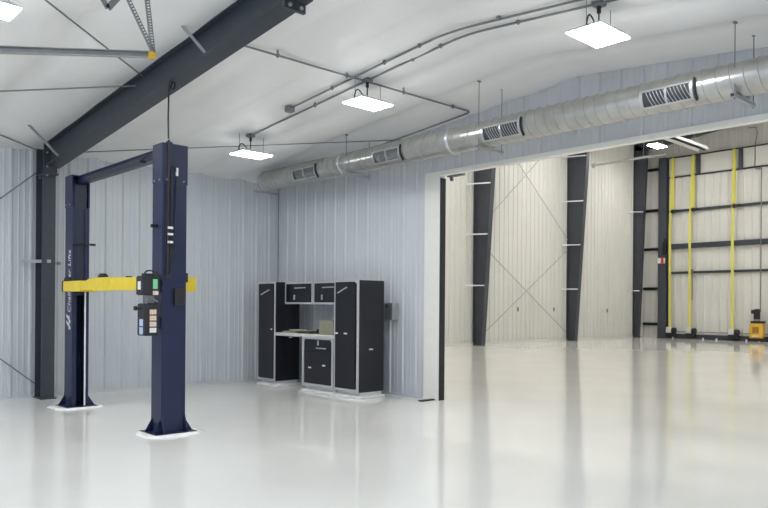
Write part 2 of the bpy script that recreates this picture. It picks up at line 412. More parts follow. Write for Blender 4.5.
arm([((4.45, 11.52, 1.95), (4.55, 10.8, 1.95), .12, .12), ((4.55, 10.9, 1.95), (4.6, 10.5, 1.95), .10, .1)], (4.6, 10.55, 2.0))
w = MB(); w.box(4.0, 4.72, 8.78, 8.86, 1.82, 2.0, .01); w.box(4.52, 4.72, 8.7, 8.86, 1.82, 2.01, .01); w.build('arm_bracket', M['yellow'], lf)
w = MB(); w.box(4.12, 4.5, 11.5, 11.58, 1.84, 2.0, .01); w.build('arm_bracket', M['yellow'], lf)
w = MB(); w.cyl((4.54, 8.66, 1.94), .03, .12, 2, 10); w.build('arm_lock', M['black'], lf)
# cable inside far post
w = MB(); w.tube([(4.335, 11.57, .04), (4.335, 11.57, 1.83)], .013, 8); tag(w.build('lift_cable', M['white'], lf), 'pale grey cable', None)
# lettering
def text_mesh(name, s, size, m, parent, mtx, shear=0.0):
    cu = bpy.data.curves.new(name, 'FONT'); cu.body = s; cu.size = size; cu.extrude = .001; cu.shear = shear; cu.align_x = 'LEFT'
    to = bpy.data.objects.new(name + '_tmp', cu); COL.objects.link(to)
    bpy.context.view_layer.update()
    me = bpy.data.meshes.new_from_object(to.evaluated_get(bpy.context.evaluated_depsgraph_get()))
    bpy.data.objects.remove(to)
    off = parent_world(parent)
    me.transform(Matrix.Translation(-off) @ mtx); me.materials.clear(); me.materials.append(m); me.name = name
    o = bpy.data.objects.new(name, me); COL.objects.link(o); o.parent = parent
    return o
# face -X of the far post; reads upwards. local x -> +Z, local y -> +Y, normal -> -X
mt = Matrix(((0, 0, -1, 4.147), (0, 1, 0, 11.69), (1, 0, 0, 1.50), (0, 0, 0, 1)))
tx = text_mesh('lettering', 'Challenger Lifts', .158, M['white'], lf, mt, .2)
w = MB()
for k in range(2):
    z = 1.24 + k * .10
    w.prism([(11.68, z), (11.84, z + .1), (11.84, z + .145), (11.68, z + .045)], 0, 4.142, 4.147)
w.prism([(11.72, 1.24), (11.745, 1.24), (11.745, 1.46), (11.72, 1.46)], 0, 4.142, 4.147)
w.build('emblem', M['white'], lf)
# power unit and control box on the near post
class SH(MB):
    def build(s, name, m, parent=None, origin=None):
        s.v = [p + Vector((-.055, 0, 0)) for p in s.v]; return MB.build(s, name, m, parent, origin)
pu = SH(); pu.box(3.90, 4.12, 8.42, 8.62, 1.76, 2.0, .015); pu.cyl((4.02, 8.52, 1.99), .085, .04, 2, 16); p1 = pu.build('motor', M['black'], lf)
for x0, x1, z0, z1, mm in ((4.03, 4.09, 1.84, 1.96, 'green'), (4.03, 4.1, 1.765, 1.815, 'pink')):
    w = SH(); w.box(x0, x1, 8.414, 8.419, z0, z1); w.build('sticker', M[mm], lf)
w = SH(); w.box(3.893, 3.898, 8.47, 8.55, 1.83, 1.93); w.build('sticker', M['white'], lf)
w = SH(); w.tube(arc((3.95, 8.5, 2.0), (3.95, 8.47, 2.1), (4.09, 8.46, 2.05)) + arc((4.09, 8.46, 2.05), (4.15, 8.45, 2.0), (4.2, 8.47, 1.9)), .010, 8); w.build('hose', M['black'], lf)
w = SH(); w.box(3.93, 4.12, 8.44, 8.64, 1.26, 1.66, .012); w.build('control_box', M['black'], lf)
w = SH(); w.box(3.98, 4.08, 8.48, 8.6, 1.66, 1.78, .01); w.bar((3.99, 8.43, 1.75), (4.1, 8.43, 1.68), .012, .02); w.tube([(3.96, 8.45, 1.64), (3.97, 8.44, 1.72), (4.04, 8.43, 1.74)], .009, 6); w.build('valve_block', M['conduit'], lf)
for k in range(4):
    w = SH(); w.box(4.0, 4.085, 8.432, 8.437, 1.525 - k * .075, 1.585 - k * .075); w.build('sticker', M['white' if k == 3 else 'pink'], lf)
for z in (1.38, 1.28):
    w = SH(); w.box(3.924, 3.929, 8.47, 8.56, z, z + .085); w.build('sticker', M['blue'], lf)
w = SH(); w.cyl((3.84, 8.52, 1.6), .028, .03, 0, 12); w.cyl((3.86, 8.52, 1.6), .008, .08, 0, 8); w.build('knob', M['black'], lf)
w = MB(); w.piece().box(4.05, 4.135, 8.52, 8.58, 1.8, 1.95); w.piece().box(4.05, 4.135, 8.52, 8.58, 1.35, 1.5); w.build_each('mount_bracket', M['navy'], lf)
# hoses and cover on outside of near post
w = MB(); w.tube([(4.20, 8.478, 3.72), (4.20, 8.478, 2.2), (4.19, 8.47, 2.02)], .016, 8); w.tube([(4.235, 8.478, 3.3), (4.235, 8.478, 2.05)], .012, 8)
w.tube(arc((4.235, 8.478, 3.3), (4.25, 8.47, 3.5), (4.31, 8.475, 3.32)) + [(4.31, 8.478, 3.2), (4.29, 8.478, 2.6), (4.24, 8.478, 2.1)], .008, 8); w.build('hose', M['black'], lf)
w = MB(); w.box(4.17, 4.255, 8.487, 8.4995, 2.0, 3.7); w.build('hose_channel', M['darknavy'], lf)
w = MB()
for z in (2.42, 2.52, 2.6): w.piece().box(4.185, 4.255, 8.452, 8.46, z, z + .028)
w.build_each('hose_clip', M['white'], lf)
w = MB(); w.box(4.30, 4.325, 8.465, 8.49, 3.28, 3.38); w.build('sticker', M['white'], lf)
w = MB(); w.box(4.29, 4.42, 8.46, 8.499, 1.64, 1.86, .008); w.build('lock_cover', M['black'], lf)
w = MB(); w.tube([(4.19, 8.47, 3.73), (4.185, 8.47, 4.0), (4.19, 8.47, 4.35)] + arc((4.19, 8.47, 4.35), (4.2, 8.47, 4.5), (4.24, 8.47, 4.5), 5) + arc((4.24, 8.47, 4.5), (4.3, 8.47, 4.42), (4.24, 8.47, 4.36), 6), .011, 8)
w.tube([(4.19, 8.47, 4.3), (4.26, 8.47, 4.53)], .010, 6)
tag(w.build('power_cable', M['black']), 'black power cable hanging from the rafter to the top of the near blue post', 'cable')

# ------------------------------------------------------------------ lights
def high_bay(x, y, label, warm=False, group=None):
    z = roof(y, .39)
    t = thing('ceiling_light', label, 'ceiling light', (x, y, z), group)
    W, D = .30, .20
    w = MB()
    w.add([(x - W, y - D, z + .012), (x + W, y - D, z + .012), (x + W, y + D, z + .012), (x - W, y + D, z + .012),
           (x - W * .8, y - D * .8, z + .06), (x + W * .8, y - D * .8, z + .06), (x + W * .8, y + D * .8, z + .06), (x - W * .8, y + D * .8, z + .06)],
          [(0, 1, 2, 3), (4, 5, 6, 7), (0, 1, 5, 4), (1, 2, 6, 5), (2, 3, 7, 6), (3, 0, 4, 7)])
    w.build('housing', M['housing'], t)
    w = MB(); w.box(x - W, x + W, y - D, y + D, z, z + .012); w.build('diffuser', M['lamp'], t)
    for dx in (-.24, .24):
        w = MB(); w.tube([(x + dx, y, z + .06), (x + dx, y, roof(y, .05))], .004, 6); w.build('hanger_wire', M['rod'], t)
    bx = x - .03; by = y - .02; zt = roof(by, .07)
    w = MB(); w.box(bx - .06, bx + .06, by - .06, by + .06, zt - .02, zt + .06, .008); w.build('junction_box', M['conduit'], t)
    w = MB(); w.cyl((bx, by, zt - .09), .022, .07, 2, 10)
    w.tube([(bx, by, zt - .08), (bx, by, zt - .24)] + arc((bx, by, zt - .24), (bx - .01, by, zt - .3), (bx - .1, by, zt - .2), 5) + arc((bx - .1, by, zt - .2), (bx - .22, by, zt - .08), (bx - .24, by, zt - .29), 7), .009, 6)
    w.build('cord', M['black'], t)
    return t
high_bay(6.80, 10.65, 'lit rectangular ceiling light farthest from the camera, above the cabinets')
high_bay(6.80, 7.64, 'lit rectangular ceiling light hung where the grey conduits cross')
high_bay(6.83, 4.02, 'large lit ceiling light at top centre right, nearest the duct')
high_bay(1.89, 7.72, 'lit ceiling light cut by the upper left corner')
for x, y in ((1.95, 4.0), (1.95, 1.2), (-2.9, 10.6), (-2.9, 7.6), (-2.9, 4.0), (-2.9, 1.0), (1.95, 10.65)):
    high_bay(x, y, 'lit rectangular ceiling light of the rows outside the picture', group='ceiling lights outside the picture')

# hangar lights
def hangar_light(x, y, z, label, group=None):
    t = thing('hangar_light', label, 'ceiling light', (x, y, z), group)
    w = MB(); w.box(x - .52, x + .52, y - .28, y + .28, z + .03, z + .10, .02); w.build('housing', M['housing'], t)
    w = MB(); w.box(x - .5, x + .5, y - .26, y + .26, z, z + .03); w.build('diffuser', M['lamp_warm'], t)
    for dx in (-.5, .5):
        w = MB(); w.tube([(x + dx, y, z + .1), (x + dx, y, hroof(y))], .008, 5); w.build('hanger_wire', M['rod'], t)
hangar_light(34.6, 17.05, 9.75, 'bright ceiling light inside the hangar under the header, left of the yellow straps')
for x in (14, 21, 28, 34.6):
    for y in (17.05, 11.0, 5.0, -1.5):
        if (x, y) == (34.6, 17.05): continue
        hangar_light(x, y, 9.75 if y > 15 else 10.4, 'bright hangar ceiling light hidden above the opening header', 'hangar ceiling lights above the header')

# ------------------------------------------------------------------ conduits
def conduit(name, pts, label, clamps=(), r=.014, fine=None):
    w = MB(); w.tube(pts, r, 8)
    t = w.build(name, M['conduit']); tag(t, label, 'conduit')
    for c in clamps:
        w = MB(); w.box(c[0] - .009, c[0] + .009, c[1] - .009, c[1] + .009, c[2] - .03, c[2] + .07); w.box(c[0] - .019, c[0] + .019, c[1] - .019, c[1] + .019, c[2] - .016, c[2] + .018)
        w.build('clamp', M['conduit'], t)
    return t
def cp(x, y): return (x, y, roof(y, .075))
conduit('conduit', [cp(4.4, 7.63), cp(6, 7.63), cp(8.95, 7.63)] + arc(cp(8.95, 7.63), cp(9.05, 7.63), cp(9.05, 7.75), 4) + [cp(9.05, 9.1), cp(9.05, 12.0)],
        'grey conduit running across the ceiling from the rafter, turning a corner above the duct', [cp(x, 7.63) for x in (5.25, 6.4, 7.5, 8.6)] + [cp(9.05, 9.6)])
conduit('conduit', [cp(6.52, 9.13), cp(6.52, 7.0), cp(6.53, 6.2)] + arc(cp(6.53, 6.1), (6.56, 5.8, roof(5.8, .075)), cp(6.56, 5.5), 5) + [cp(6.56, 4.0), cp(6.56, -1.8)],
        'upper of the two parallel grey conduits, ending in a small box', [cp(6.52, y) for y in (8.1, 7.0, 6.35, 5.1)])
conduit('conduit', [cp(6.75, 10.62), cp(6.75, 7.0), cp(6.76, 6.2)] + arc(cp(6.76, 6.1), (6.76, 5.8, roof(5.8, .075)), cp(6.76, 5.5), 5) + [cp(6.76, 4.0), cp(6.78, -1.8)],
        'lower of the two parallel grey conduits, joining the three ceiling lights', [cp(6.75, y) for y in (8.8, 6.7, 6.2, 5.0)])
w = MB(); w.box(6.46, 6.58, 9.08, 9.2, roof(9.13, .13), roof(9.13, .04), .01)
tag(w.build('junction_box', M['conduit']), 'small grey junction box on the ceiling ending the upper conduit', 'junction box')

# ------------------------------------------------------------------ duct
DX, DZ, DR = 8.35, 4.20, .195
du = thing('air_duct', 'long round galvanised spiral air duct below the ceiling along the partition wall', 'air duct', (DX, 5.5, DZ - DR))
w = MB(); n = 40
def ring(y, r, sk=0): return [(DX - math.cos(2 * PI * k / n) * r, y + sk * math.sin(2 * PI * k / n), DZ + math.sin(2 * PI * k / n) * r) for k in range(n)]
def quads(m_): return [(i * n + k, i * n + (k + 1) % n, (i + 1) * n + (k + 1) % n, (i + 1) * n + k) for i in range(m_) for k in range(n)]
w.add(ring(-1.7, DR) + ring(12.55, DR), quads(1), True); w.add(ring(12.55, DR), [tuple(range(n))]); w.add(ring(-1.7, DR), [tuple(range(n))])
y = -1.6
while y < 12.45:
    w.add(ring(y, DR - .001, .03) + ring(y + .003, DR + .007, .03), quads(1), True)
    w.add(ring(y + .003, DR + .007, .03) + ring(y + .010, DR + .007, .03), quads(1), True)
    w.add(ring(y + .010, DR + .007, .03) + ring(y + .013, DR - .001, .03), quads(1), True)
    y += .15
w.build('duct_tube', M['duct'], du)
w = MB()
for yy in (12.45, 9.95, 7.35):
    w.piece(); vs = []
    for (d, r) in ((0, DR), (.01, DR + .014), (.05, DR + .014), (.06, DR)):
        for k in range(n): vs.append((DX - math.cos(2 * PI * k / n) * r, yy + d, DZ + math.sin(2 * PI * k / n) * r))
    w.add(vs, [(i * n + k, i * n + (k + 1) % n, (i + 1) * n + (k + 1) % n, (i + 1) * n + k) for i in range(3) for k in range(n)], True)
w.build_each('collar', M['galv'], du)
def diffuser(y0, y1):
    def pt(r, ph, y): a = math.radians(ph); return (DX - math.cos(a) * r, y, DZ - math.sin(a) * r)
    P0, P1 = -12, 47
    def shell(w, ra, rb, pa, pb, ya, yb):
        m_ = 6; vs = []
        for r in (ra, rb):
            for i in range(m_ + 1):
                for yy in (ya, yb): vs.append(pt(r, pa + (pb - pa) * i / m_, yy))
        q = 2 * (m_ + 1); fs = []
        for i in range(m_):
            fs += [(2 * i, 2 * i + 2, 2 * i + 3, 2 * i + 1), (q + 2 * i, q + 2 * i + 1, q + 2 * i + 3, q + 2 * i + 2), (2 * i, q + 2 * i, q + 2 * i + 2, 2 * i + 2), (2 * i + 1, 2 * i + 3, q + 2 * i + 3, q + 2 * i + 1)]
        fs += [(0, 1, q + 1, q), (2 * m_, q + 2 * m_, q + 2 * m_ + 1, 2 * m_ + 1)]
        w.add(vs, fs)
    w = MB()
    shell(w, DR, DR + .022, P0, P1, y0, y0 + .035); shell(w, DR, DR + .022, P0, P1, y1 - .035, y1)
    shell(w, DR, DR + .022, P0, P0 + 5, y0, y1); shell(w, DR, DR + .022, P1 - 5, P1, y0, y1)
    ym = (y0 + y1) / 2; shell(w, DR, DR + .022, P0, P1, ym - .012, ym + .012)
    f_ = w.build('register', M['galv'], du)
    w = MB(); shell(w, DR, DR + .009, P0 + 5, P1 - 5, y0 + .035, y1 - .035); w.build('grille', M['grille'], f_)
    w = MB(); k = 0; yy = y0 + .10
    while yy < y1 - .05:
        w.tube([pt(DR + .013, P0 + 5 + (P1 - P0 - 10) * q / 5, yy - .07 * q / 5) for q in range(6)], .005, 4); yy += .042
    w.build('vane', M['galv'], f_)
    w = MB(); shell(w, DR, DR + .03, P0 - 8, P1 + 6, y0 - .03, y0 - .012); w.build('damper_bar', M['black'], f_)
for y0, y1 in ((10.62, 11.34), (8.38, 9.04), (6.0, 6.68), (3.6, 4.24), (1.2, 1.85)): diffuser(y0, y1)
# hangers (trapeze channel + two threaded rods), each a thing of its own
for y, wh in ((12.6, 'at the closed far end of the duct'), (9.75, 'under the duct left of the opening jamb'), (6.75, 'under the duct above the left end of the opening'), (3.15, 'under the duct at the right edge of the picture')):
    t = thing('duct_hanger', 'grey channel and rod hanger ' + wh, 'duct hanger', (DX, y, DZ - DR - .045))
    w = MB(); z1 = DZ - DR - .002; w.box(8.12, 8.74, y - .02, y + .02, z1 - .04, z1 - .036); w.box(8.12, 8.74, y - .022, y - .018, z1 - .04, z1); w.box(8.12, 8.74, y + .018, y + .022, z1 - .04, z1)
    w.box(8.12, 8.74, y - .02, y + .02, z1 - .003, z1)
    w.build('channel', M['channel'], t)
    for x in ((8.18, 8.72) if y < 12 else ()):
        w = MB(); w.tube([(x, y, z1 - .06), (x, y, roof(y, .04))], .006, 6); w.box(x - .03, x + .03, y - .015, y + .015, roof(y, .05), roof(y, .035)); w.cyl((x, y, z1 + .0), .012, .015, 2, 6); w.build('threaded_rod', M['rod'], t)
    if y < 12:
        w = MB(); w.box(8.42, 8.50, y - .05, y - .03, z1, z1 + .06); w.build('clip', M['channel'], t)

# ------------------------------------------------------------------ cabinets
CX = 8.36; CB = 8.96
def frame_rect(w, x, y0, y1, z0, z1, b, t=.012):
    w.box(x - t, x, y0, y0 + b, z0, z1); w.box(x - t, x, y1 - b, y1, z0, z1); w.box(x - t, x, y0 + b, y1 - b, z0, z0 + b); w.box(x - t, x, y0 + b, y1 - b, z1 - b, z1)
def cabinet(label, name, x, y0, y1, z0, z1, doors, fb=.04, xb=CB):
    t = thing(name, label, 'cabinet', ((x + xb) / 2, (y0 + y1) / 2, 0 if z0 < .2 else z0))
    w = MB(); w.box(x, xb, y0, y1, z0, z1, .004); w.build('body', M['cab'], t)
    w = MB(); frame_rect(w, x, y0, y1, z0, z1, fb)
    w.box(x - .012, xb, y0 - .004, y0 + .012, z1 - .004, z1 + .008); w.box(x - .012, xb, y1 - .012, y1 + .004, z1 - .004, z1 + .008)
    w.build('face_frame', M['alu'], t)
    return t
def handle(parent, p, q, name='handle'):
    p = Vector(p); q = Vector(q); w = MB(); w.bar(p, q, .018, .026, (1, 0, 0)); d = (q - p).normalized()
    for c in (p + d * .02, q - d * .02): w.bar(c, c + Vector((.03, 0, 0)), .012, .012)
    return tag(w.build(name, M['alu'], parent), 'silver handle', None)
def door(t, x, y0, y1, z0, z1, name='door'):
    w = MB(); w.box(x - .020, x - .001, y0, y1, z0, z1, .004); return w.build(name, M['cab'], t)
def sticker(par, x, y, z, wy=.09, hz=.028):
    w = MB(); w.box(x - .003, x, y - wy / 2, y + wy / 2, z - hz / 2, z + hz / 2); w.build('sticker', M['white'], par)
# tall left
t = cabinet('tall black cabinet at the far left end of the row, in the corner', 'tall_cabinet', CX, 12.15, 12.78, .11, 2.125, None)
d = door(t, CX, 12.22, 12.745, .16, 2.09); handle(d, (CX - .05, 12.60, 1.87), (CX - .05, 12.33, 1.96)); sticker(d, CX - .02, 12.27, 1.16, .06)
w = MB(); w.box(CX + .05, CB, 12.13, 12.78, 0, .05); w.box(CX - .02, CB + .02, 12.10, 12.80, .0, .045, .01); w.box(CX + .06, CB - .02, 12.2, 12.74, .045, .11); w.build('plinth', M['plinth'], t)
w = MB(); w.box(CX + .33, CX + .41, 12.142, 12.149, .98, 1.0); w.build('sticker', M['white'], t)
# tall right
t = cabinet('tall black cabinet nearest the camera at the right end of the row', 'tall_cabinet', CX, 9.58, 10.26, .11, 2.11, None, fb=.055)
d = door(t, CX, 9.675, 10.225, .16, 2.08); handle(d, (CX - .05, 10.12, 1.88), (CX - .05, 9.87, 1.98)); sticker(d, CX - .02, 9.93, 1.15); sticker(d, CX - .02, 10.18, 1.15, .07)
w = MB(); w.box(CX - .02, CB + .02, 9.55, 10.27, 0, .045, .01); w.box(CX + .06, CB - .02, 9.62, 10.25, .045, .11); w.build('plinth', M['plinth'], t)
w = MB(); w.box(CX + .24, CX + .33, 9.573, 9.58, .86, .885); w.build('sticker', M['white'], t)
w = MB(); w.box(CX + .12, CX + .48, 9.57, 9.58, 1.38, 1.68, .004); w.build('side_panel', M['black'], t)
# base
t = cabinet('low black base cabinet under the right half of the worktop', 'base_cabinet', CX, 10.28, 11.24, .11, 1.04, None, fb=.06)
d = door(t, CX, 10.36, 11.14, .17, .80); handle(d, (CX - .05, 10.82, .83), (CX - .05, 10.52, .83)) if False else None
sticker(d, CX - .02, 10.98, .47); sticker(d, CX - .02, 10.55, .53)
w = MB(); w.box(CX - .020, CX - .001, 10.36, 11.14, .81, 1.01, .004); dr = w.build('drawer', M['cab'], t)
handle(dr, (CX - .05, 10.74, .85), (CX - .05, 10.47, .85)); w = MB(); w.box(CX - .035, CX - .02, 10.70, 10.74, .90, .99, .004); w.build('latch', M['alu'], dr)
w = MB(); w.box(CX - .02, CB + .02, 10.28, 11.28, 0, .045, .01); w.box(CX + .06, CB - .02, 10.3, 11.2, .045, .11); w.build('plinth', M['plinth'], t)
w = MB(); w.box(CX - .03, CB, 10.275, 12.14, 1.06, 1.10, .006); w.box(CX - .02, CX + .02, 10.275, 12.14, 1.04, 1.06)
tag(w.build('worktop', M['work']), 'pale worktop slab between the two tall black cabinets', 'worktop')
# uppers
UX = 8.59
t = cabinet('small black wall cabinet next to the far tall cabinet', 'wall_cabinet', UX, 11.22, 12.14, 1.675, 2.115, None, fb=.035)
d = door(t, UX, 11.27, 12.09, 1.715, 2.08); handle(d, (UX - .05, 11.75, 1.995), (UX - .05, 11.42, 2.0)); handle(d, (UX - .05, 11.77, 1.76), (UX - .05, 11.77, 1.86), 'latch')
t = cabinet('small black wall cabinet next to the near tall cabinet', 'wall_cabinet', UX, 10.28, 11.20, 1.675, 2.115, None, fb=.035)
d = door(t, UX, 10.33, 11.15, 1.715, 2.08); handle(d, (UX - .05, 10.86, 1.995), (UX - .05, 10.53, 2.0)); handle(d, (UX - .05, 10.88, 1.76), (UX - .05, 10.88, 1.86), 'latch')
# things on worktop
w = MB(); w.box(8.40, 8.68, 10.36, 10.78, 1.10, 1.37, .004); t = tag(w.build('cardboard_box', M['card']), 'tan cardboard box at the right end of the worktop', 'box')
w = MB(); w.box(8.42, 8.66, 10.34, 10.359, 1.11, 1.35, .003); w.build('label_panel', M['white'], t)
stack = [((8.42, 8.75, 11.55, 12.0), 1.10, .035, 'paper', 'tray', 'flat beige tray lying at the left end of the worktop, under a thin pale folder'),
         ((8.45, 8.72, 11.15, 11.5), 1.10, .05, 'paper2', 'binder', 'dark olive binder lying in the middle of the worktop'),
         ((8.40, 8.62, 11.2, 11.75), 1.152, .022, 'paper', 'folder', 'thin pale folder lying across the tray and the dark binder'),
         ((8.62, 8.85, 10.98, 11.14), 1.10, .09, 'black', 'case', 'small black case at the back of the worktop left of the box')]
for (x0, x1, y0, y1), z, h, mm, nm, lab in stack:
    w = MB(); w.box(x0, x1, y0, y1, z, z + h, .006); tag(w.build(nm, M[mm]), lab, nm)
# electrical box
t = thing('electrical_box', 'grey electrical disconnect box on the white wall right of the cabinets', 'electrical box', (9.24, 9.7, 1.42))
w = MB(); w.box(9.17, 9.32, 9.57, 9.80, 1.39, 1.71, .008); w.build('enclosure', M['channel'], t)
w = MB(); w.box(9.16, 9.17, 9.58, 9.76, 1.41, 1.69, .003); w.build('cover', M['conduit'], t)
w = MB(); w.box(9.13, 9.16, 9.68, 9.71, 1.62, 1.68, .004); w.build('switch_lever', M['black'], t)

# ------------------------------------------------------------------ hangar frames
def ybk(z, X=0): return 19.62 - .04 * z if X > 36 else 19.47 - .066 * z
names = {24.0: 'leftmost of the three tapered charcoal columns in the hangar', 31.2: 'middle tapered charcoal column in the hangar', 37.85: 'tapered charcoal column farthest right, beside the door post', 16.8: 'tapered charcoal hangar column hidden behind the partition'}
for X in (24.0, 31.2, 37.85):
    t = thing('tapered_frame', names[X], 'steel frame', (X, 19.7, 0))
    w = MB(); ZT = 10.45
    w.box(X - .13, X + .13, 19.93, 19.95, 0, 10.8)
    y0, y1 = ybk(0, X), ybk(ZT, X)
    w.add([(x, y, z) for x in (X - .13, X + .13) for (y, z) in ((y0, 0), (y0 + .02, 0), (y1 + .02, ZT), (y1, ZT))], [(0, 1, 2, 3), (7, 6, 5, 4), (0, 4, 5, 1), (1, 5, 6, 2), (2, 6, 7, 3), (3, 7, 4, 0)])
    w.add([(x, y, z) for x in (X - .008, X + .008) for (y, z) in ((y0, 0), (19.93, 0), (19.93, 10.8), (y1, ZT))], [(0, 1, 2, 3), (7, 6, 5, 4), (0, 4, 5, 1), (1, 5, 6, 2), (2, 6, 7, 3), (3, 7, 4, 0)])
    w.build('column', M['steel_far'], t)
    w = MB(); yr = 6.0; zb0, zb1 = 10.1, 11.75
    def rb(y): return 10.42 + .122 * (18.8 - y)
    for a, b in ((19.9, 6.0),):
        for zf in (lambda y: rb(y) if y < 18.8 else rb(18.8), lambda y: hroof(y) - .12):
            w.add([(x, y, zf(y) + dz) for y in (18.8, b) for x in (X - .13, X + .13) for dz in (0, .02)], [(0, 1, 3, 2), (4, 6, 7, 5), (0, 4, 5, 1), (2, 3, 7, 6), (0, 2, 6, 4), (1, 5, 7, 3)])
        w.add([(x, y, z) for x in (X - .008, X + .008) for (y, z) in ((19.93, 10.42), (18.8, 10.42), (b, rb(b)), (b, hroof(b) - .11), (19.93, hroof(19.93) - .11))],
              [(0, 1, 2, 3, 4), (9, 8, 7, 6, 5), (0, 5, 6, 1), (1, 6, 7, 2), (2, 7, 8, 3), (3, 8, 9, 4), (4, 9, 5, 0)])
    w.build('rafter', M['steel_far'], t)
    for z in ((2.55, 4.72, 6.86, 9.05) if X < 37 else (6.98, 2.6)):
        w = MB(); w.bar((X - .55, 19.94, z), (X - .13, ybk(z, X) + .03, z), .05, .05); w.box(X - .62, X - .5, 19.9, 19.97, z - .06, z + .06)
        w.build('flange_brace', M['housing'], t)
# wall bracing between first two
for p, q, lab in (((24.3, 19.85, 4.35), (30.95, 19.85, .38), 'lower hangar wall bracing rod falling to the right'),
                  ((24.3, 19.85, .38), (31.0, 19.85, 4.5), 'lower hangar wall bracing rod rising to the right'),
                  ((31.0, 19.85, 4.99), (26.2, 19.85, 8.78), 'upper hangar wall bracing rod falling to the right'),
                  ((24.2, 19.85, 5.1), (28.9, 19.85, 8.9), 'upper hangar wall bracing rod rising to the right')):
    w = MB(); w.tube([p, q], .016, 6); tag(w.build('bracing_rod', M['channel']), lab + ' between two tapered columns', 'bracing rod')
for (x, z, lab) in ((27.1, 1.55, 'small grey outlet low on the hangar wall between the first two columns'), (30.0, 1.55, 'small dark outlet low on the hangar wall left of the middle column'), (35.0, 1.5, 'small dark outlet low on the hangar wall right of the middle column')):
    w = MB(); w.box(x - .035, x + .035, 19.93, 19.97, z - .06, z + .06, .01); w.box(x - .045, x + .045, 19.955, 19.975, z - .1, z + .1, .004); tag(w.build('wall_outlet', M['rod']), lab, 'outlet')
# end wall girts between last column and door post
for z in (9.44, 7.14, 4.95, 2.73, .74):
    w = MB(); w.box(38.85, 38.97, 18.95, 19.92, z - .05, z + .05); w.box(38.85, 38.87, 18.95, 19.92, z - .05, z + .09)
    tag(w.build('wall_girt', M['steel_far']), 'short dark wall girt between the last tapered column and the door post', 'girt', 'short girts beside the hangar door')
w = MB(); w.box(38.6, 38.62, 18.45, 18.92, 0, 10.0); w.box(38.88, 38.9, 18.45, 18.92, 0, 10.0); w.box(38.62, 38.88, 18.67, 18.70, 0, 10.0); w.box(38.58, 38.92, 18.4, 18.95, 0, .03)
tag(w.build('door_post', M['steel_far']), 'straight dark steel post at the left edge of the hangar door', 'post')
w = MB(); w.box(38.4, 38.58, 18.5, 18.85, 4.12, 4.42, .01); t = tag(w.build('limit_switch', M['white']), 'small red and white box on the hangar door post', 'switch')
w = MB(); w.box(38.39, 38.4, 18.5, 18.66, 4.12, 4.42); w.build('cover', M['red'], t)
w = MB(); w.box(38.45, 38.6, 18.42, 18.6, 4.6, 5.3, .01); w.box(38.5, 38.6, 18.45, 18.55, 5.3, 5.5, .01); tag(w.build('latch_box', M['black']), 'tall black latch box above the red and white box on the door post', 'latch')

# bifold hangar door
YE = -2.0
dn = thing('bifold_door', 'huge off white bifold hangar door with dark horizontal girts', 'hangar door', (38.8, 8, 0))
ws = MB(); 
ribv = []; s = YE
def sheet(z0, z1, x):
    w = MB(); vs = []; ss = []
    yy = YE
    while yy < 18.4:
        ss += [(yy, 0), (yy + .03, .025), (yy + .06, .025), (yy + .09, 0)]; yy += .4
    ss = [q for q in ss if q[0] < 18.4] + [(18.4, 0)]
    for (yy, o) in ss:
        vs += [(x - o, yy, z0), (x - o, yy, z1), (x + .03, yy, z0), (x + .03, yy, z1)]
    fs = []
    for i in range(len(ss) - 1):
        a = 4 * i; fs += [(a, a + 4, a + 5, a + 1), (a + 2, a + 3, a + 7, a + 6), (a + 1, a + 5, a + 7, a + 3), (a, a + 2, a + 6, a + 4)]
    w.add(vs, fs); return w
sheet(.2, 4.98, 38.86).build('lower_leaf', M['liner_warm'], dn)
sheet(5.12, 8.85, 38.86).build('upper_leaf', M['liner_warm'], dn)
w = MB(); w.box(38.78, 38.84, YE, 18.4, 8.92, 9.9); w.build('header_panel', M['liner_warm'], dn)
for z, th, dp in ((9.95, .05, .12), (8.86, .05, .12), (6.99, .13, .16), (5.05, .26, .2), (3.6, .12, .14), (.12, .24, .2)):
    w = MB(); w.box(38.86 - dp, 38.86 - dp + .012, YE, 18.38, z - th / 2, z + th / 2); w.box(38.86 - dp, 38.84, YE, 18.38, z - th / 2, z - th / 2 + .012); w.box(38.86 - dp, 38.84, YE, 18.38, z + th / 2 - .012, z + th / 2)
    w.build('girt', M['steel'], dn)
w = MB(); w.tube([(38.62, YE, .38), (38.62, 18.3, .38)], .025, 6); w.build('drive_shaft', M['rod'], dn)
for y in (16.75, 14.56, 12.35, 10.15):
    w = MB(); w.box(38.60, 38.76, y - .09, y + .09, 8.9, 9.93); w.build('header_post', M['steel'], dn)
w = MB(); 
for y in (18.05, 16.4, 15.7, 14.2, 13.6): w.piece().box(38.58, 38.68, y - .03, y + .03, .0, .08)
w.build_each('floor_stop', M['white'], dn)
lbl = {18.1: 'nearest the door post', 16.98: 'second from the door post', 14.85: 'third from the door post, right of centre of the door'}
